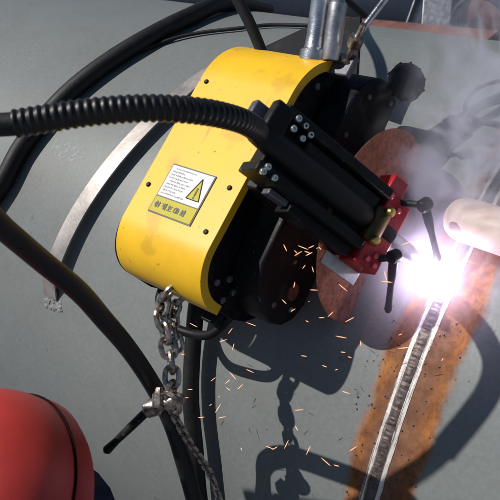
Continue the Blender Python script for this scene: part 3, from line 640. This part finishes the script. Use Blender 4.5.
# smoke
def smoke_material(dens):
    m = bpy.data.materials.new('weld_smoke'); m.use_nodes = True; n = m.node_tree.nodes; l = m.node_tree.links
    n.remove(n['Principled BSDF']); pv = n.new('ShaderNodeVolumePrincipled'); pv.inputs['Color'].default_value = (0.86, 0.88, 1.0, 1)
    pv.inputs['Anisotropy'].default_value = 0.0
    tc = n.new('ShaderNodeTexCoord')
    mp = n.new('ShaderNodeMapping'); mp.inputs['Scale'].default_value = (1.7, 1.3, 2.5); l.new(tc.outputs['Object'], mp.inputs[0])
    nz = n.new('ShaderNodeTexNoise'); nz.inputs['Scale'].default_value = 1.5; nz.inputs['Detail'].default_value = 5; nz.inputs['Roughness'].default_value = 0.6; nz.inputs['Distortion'].default_value = 1.6
    l.new(mp.outputs[0], nz.inputs['Vector'])
    mr = n.new('ShaderNodeMapRange'); mr.inputs[1].default_value = 0.47; mr.inputs[2].default_value = 0.70; l.new(nz.outputs[0], mr.inputs[0])
    ln = n.new('ShaderNodeVectorMath'); ln.operation = 'LENGTH'; l.new(tc.outputs['Object'], ln.inputs[0])
    fo = n.new('ShaderNodeMapRange'); fo.inputs[1].default_value = 0.25; fo.inputs[2].default_value = 1.0; fo.inputs[3].default_value = 1; fo.inputs[4].default_value = 0
    fo.interpolation_type = 'SMOOTHSTEP'; l.new(ln.outputs['Value'], fo.inputs[0])
    mu = n.new('ShaderNodeMath'); mu.operation = 'MULTIPLY'; l.new(mr.outputs[0], mu.inputs[0]); l.new(fo.outputs[0], mu.inputs[1])
    m2 = n.new('ShaderNodeMath'); m2.operation = 'MULTIPLY'; l.new(mu.outputs[0], m2.inputs[0]); m2.inputs[1].default_value = dens
    l.new(m2.outputs[0], pv.inputs['Density']); l.new(pv.outputs[0], n['Material Output'].inputs['Volume']); return m
b = MB()
for c_, r_ in (((0, 0, 0), 1.0),): b.lathe(c_, (0, 0, 1), [(r_*math.sin(math.pi*k/20), -r_*math.cos(math.pi*k/20)) for k in range(21)], 32)
smk = b.build('smoke', smoke_material(44.0), frame=False)
smk.matrix_world = Matrix.Translation((0.03, -0.26, 0.66)) @ Matrix.Rotation(math.radians(-28), 4, 'X') @ Matrix.Rotation(math.radians(10), 4, 'Y') @ Matrix.Diagonal((0.17, 0.13, 0.31, 1))
tag(smk, 'thin bluish smoke drifting up from the welding arc', 'smoke', kind='stuff')

# ------------------------------------------------------------------ onlooker with a red hard hat
axc = Vector((-0.52, 0.50, 0.69)).normalized()              # hat axis seen from the camera: left, up, towards it
HX = (cr @ axc).normalized()
HC = Vector((-0.276, -0.824, 0.370))
fw = Vector((-0.576, 0.607, -0.547)); fw = (fw-HX*fw.dot(HX)).normalized(); sd = HX.cross(fw)
HM = Matrix((fw, sd, HX)).transposed().to_4x4(); HM = HM @ Matrix.Scale(0.90, 4); HM.translation = HC
hat = empty('hard_hat', mw=HM); tag(hat, 'red hard hat with a dark seam at the bottom left corner', 'hard hat')
b = MB(); vs_ = []; NS, NR = 48, 20
for i in range(NR+1):
    a = (math.pi/2)*i/NR
    for k in range(NS):
        q = 2*math.pi*k/NS; rx, ry, rz = 0.130, 0.104, 0.112
        e = 0.92
        vs_.append((rx*math.cos(a)**e*math.cos(q), ry*math.cos(a)**e*math.sin(q), rz*math.sin(a)**e))
b.add(vs_, [(i*NS+k, i*NS+(k+1) % NS, (i+1)*NS+(k+1) % NS, (i+1)*NS+k) for i in range(NR) for k in range(NS)], True)
b.build('shell', 'hat', hat)
b = MB(); P = [Vector((0.1315*math.cos(2*math.pi*k/60), 0.1055*math.sin(2*math.pi*k/60), 0.0)) for k in range(60)]; b.tube(P, 0.0014, 8, closed=True); b.build('seam_trim', 'hatdark', hat)
b = MB(); vs_ = []
for k in range(60):
    q = 2*math.pi*k/60; br = 0.0035+0.010*max(0, -math.cos(q))
    for f_, z in ((0.99, -0.001), (1.0, -0.006)):
        vs_.append(((0.130*f_+(0 if f_ < 1 else br))*math.cos(q), (0.104*f_+(0 if f_ < 1 else br))*math.sin(q), z-(0.012 if f_ == 1.0 else 0)))
    vs_.append(((0.130+br)*math.cos(q), (0.104+br)*math.sin(q), -0.022)); vs_.append((0.128*math.cos(q), 0.102*math.sin(q), -0.012))
b.add(vs_, [(k*4+j, ((k+1) % 60)*4+j, ((k+1) % 60)*4+(j+1) % 4, k*4+(j+1) % 4) for k in range(60) for j in range(4)], True)
b.build('brim', 'hat', hat)

def person():
    root_ = empty('person', mw=Matrix.Translation((-0.40, -1.22, -0.82))); inv = root_.matrix_world.inverted()
    head = HC-HX*0.06; neck = HC-HX*0.13+Vector((-0.10, -0.12, -0.05)); chest = neck+Vector((-0.04, -0.14, -0.22)); pel = chest+Vector((0.05, -0.12, -0.33))
    J = dict(pel=(pel, .145), waist=((pel+chest)/2, .13), chest=(chest, .15), neck=(neck, .06),
             s1=(chest+Vector((.12, .08, .10)), .075), e1=(chest+Vector((.22, .12, -.16)), .05), w1=(chest+Vector((.08, .24, -.30)), .036),
             s2=(chest+Vector((-.14, -.08, .10)), .075), e2=(chest+Vector((-.26, -.10, -.15)), .05), w2=(chest+Vector((-.18, .10, -.30)), .036),
             h1=(pel+Vector((.08, .05, -.02)), .10), k1=(Vector((pel.x+.06, pel.y+.42, -.42)), .068), a1=(Vector((pel.x+.10, pel.y+.26, -.75)), .05), f1=(Vector((pel.x+.06, pel.y+.38, -.775)), .04),
             h2=(pel+Vector((-.08, -.05, -.02)), .10), k2=(Vector((pel.x-.30, pel.y+.24, -.74)), .068), a2=(Vector((pel.x-.16, pel.y-.14, -.755)), .05), f2=(Vector((pel.x-.10, pel.y-.26, -.77)), .04))
    E = [('pel', 'waist'), ('waist', 'chest'), ('chest', 'neck'), ('chest', 's1'), ('s1', 'e1'), ('e1', 'w1'), ('chest', 's2'), ('s2', 'e2'), ('e2', 'w2'),
         ('pel', 'h1'), ('h1', 'k1'), ('k1', 'a1'), ('a1', 'f1'), ('pel', 'h2'), ('h2', 'k2'), ('k2', 'a2'), ('a2', 'f2')]
    def skin(name, J, E, m, root_key, sub=2):
        ks = list(J); me = bpy.data.meshes.new(name); me.from_pydata([inv @ J[k][0] for k in ks], [(ks.index(a), ks.index(c)) for a, c in E], []); me.materials.append(M[m])
        o = bpy.data.objects.new(name, me); COL.objects.link(o); o.parent = root_
        o.modifiers.new('skin', 'SKIN')
        if not me.skin_vertices: 
            bm_ = bmesh.new(); bm_.from_mesh(me); bm_.verts.layers.skin.verify(); bm_.to_mesh(me); bm_.free()
        for i, k in enumerate(ks):
            r = J[k][1]; sv = me.skin_vertices[0].data[i]; sv.radius = (r, r); sv.use_root = (k == root_key)
        sb = o.modifiers.new('sub', 'SUBSURF'); sb.levels = sub; sb.render_levels = sub
        for p in me.polygons: p.use_smooth = True
        return o
    skin('body', J, E, 'cloth', 'pel')
    # head: one lofted surface with brow, nose and chin
    b = MB(); hm = HM.copy(); hm.translation = HC
    vs_ = []; NS, NR = 32, 18
    for i in range(NR+1):
        t = i/NR; z = 0.085-0.235*t; r = math.sin(math.pi*min(1, 0.03+0.97*t)**0.8)**0.55 if 0 < t < 1 else 0.02
        for k in range(NS):
            q = 2*math.pi*k/NS; x = 0.096*r*math.cos(q); y = 0.075*r*math.sin(q)
            if t > .55: x = x*(1-.25*(t-.55)/.45)+0.018*(t-.55)/.45; y *= 1-.35*(t-.55)/.45
            nose = math.exp(-((t-.62)/.09)**2)*max(0, math.cos(q))**30*0.022; ey = -math.exp(-((t-.50)/.05)**2)*(max(0, math.cos(q-.35))**40+max(0, math.cos(q+.35))**40)*0.008
            x += nose+ey
            vs_.append(inv @ (hm @ Vector((x, y, z))))
    b.add(vs_, [(i*NS+k, i*NS+(k+1) % NS, (i+1)*NS+(k+1) % NS, (i+1)*NS+k) for i in range(NR) for k in range(NS)], True)
    b.build('head', 'skin', root_)
    b = MB(); b.tube([inv @ (HC-HX*.09), inv @ ((HC-HX*.15).lerp(neck, .5)), inv @ neck], [.070, .066, .075], 18); b.build('collar', 'cloth', root_)
    for w_, dv, sgn in ((J['w1'][0], Vector((-.1, .75, -.55)), 1), (J['w2'][0], Vector((.85, .1, -.5)), -1)):
        dv = dv.normalized(); sx_ = dv.cross(Vector((0, 0, 1))).normalized(); hb = MB(); palm = w_+dv*0.09
        hb.tube([inv @ (w_-dv*.02), inv @ (w_+dv*.03), inv @ palm], [.030, .036, .038], 12)
        for f_, (off, L) in enumerate(((-.027, .066), (-.009, .078), (.009, .073), (.026, .056))):
            s0 = palm+sx_*off-dv*.012; hb.tube(spline([inv @ s0, inv @ (s0+dv*L*.5), inv @ (s0+dv*L*.85+Vector((0, 0, -.022)))], .01), .0088, 8)
        s0 = w_+dv*.03+sx_*sgn*.03; hb.tube(spline([inv @ s0, inv @ (s0+sx_*sgn*.025+dv*.03), inv @ (s0+sx_*sgn*.03+dv*.06)], .01), .0098, 8)
        hb.build('hand', 'skin', root_)
    tag(root_, 'person kneeling beside the pipe under the red hard hat', 'person')
person()

# ------------------------------------------------------------------ background past the pipe's top edge
def far_pipe(name, p0, p1, r, m, label, cat):
    b = MB(); p0 = Vector(p0); p1 = Vector(p1); L = (p1-p0).length
    b.lathe(p0, p1-p0, [(r*.94, 0.25), (r*.94, 0), (r, 0), (r, L), (r*.94, L), (r*.94, L-.25)], 48)
    return tag(b.build(name, m, frame=False), label, cat)
far_pipe('far_pipe', (-7.0, 3.5, -0.32), (-1.75, 4.0, -0.32), 0.50, 'farpipe', 'dark blue pipe lying in the yard beyond the grey pipe', 'pipe')
far_pipe('far_pipe', (-1.60, 3.6, -0.42), (2.5, 3.3, -0.42), 0.40, 'maroon', 'dark red primed pipe in the yard at the top right corner', 'pipe')
bm_root = MB(); Pb = Vector((-2.15, 2.55, 0)); Qb = Vector((-1.20, 2.62, 0)); db = (Qb-Pb).normalized(); nb = Vector((-db.y, db.x, 0)); Lb = (Qb-Pb).length
rot = Matrix((db, nb, Vector((0, 0, 1)))).transposed(); cb = (Pb+Qb)/2
for z, h, w in ((-0.255, 0.03, 0.2), (-0.53, 0.52, 0.02), (-0.805, 0.03, 0.2)): bm_root.box((cb.x, cb.y, z), (Lb, w, h), rot)
tag(bm_root.build('steel_beam', 'redbar', frame=False), 'rust red steel beam just past the top edge of the grey pipe', 'beam')
for p0, p1, w_, lb_ in (((-1.95, 2.80, -0.82), (-1.83, 3.16, -0.06), 0.055, 'wide bright steel bar leaning on the dark blue pipe'), ((-1.80, 2.85, -0.82), (-1.72, 3.18, -0.08), 0.03, 'narrow bright steel bar leaning near the end of the dark blue pipe'),
                       ((-2.55, 2.75, -0.82), (-2.30, 3.08, -0.05), 0.025, 'thin bright steel bar leaning on the dark blue pipe farthest left')):
    p0 = Vector(p0); p1 = Vector(p1); d = (p1-p0).normalized(); x = d.cross(Vector((0, 1, 0))).normalized(); y = d.cross(x)
    q = MB(); rot = Matrix((x, y, d)).transposed(); L = (p1-p0).length
    q.box((p0+p1)/2, (w_, 0.008, L), rot); q.box((p0+p1)/2+x*(w_/2-0.004)+y*(w_/2+0.0042), (0.008, w_, L), rot)
    tag(q.build('steel_bar', 'alu', frame=False, bevel=0.002), lb_, 'steel bar', 'steel bars in the yard')

q = MB(); rot = Matrix.Rotation(0.4, 3, 'Z') @ Matrix.Rotation(-0.5, 3, 'X'); q.box((-1.68, 2.92, -0.46), (0.17, 0.02, 0.70), rot)
tag(q.build('steel_plate', 'alu', frame=False, bevel=0.003), 'bright steel plate leaning behind the red beam', 'steel plate')
q = MB()
for k in range(3): q.tube([Vector((-1.38+0.16*math.cos(2*math.pi*i/40), 2.86+0.05*k, -0.27+0.16*math.sin(2*math.pi*i/40))) for i in range(40)], 0.018, 8, closed=True)
q.box((-1.38, 2.91, -0.63), (0.10, 0.12, 0.38))
tag(q.build('cable_reel', 'farpipe', frame=False), 'dark cable coil standing behind the right end of the red beam', 'cable coil')
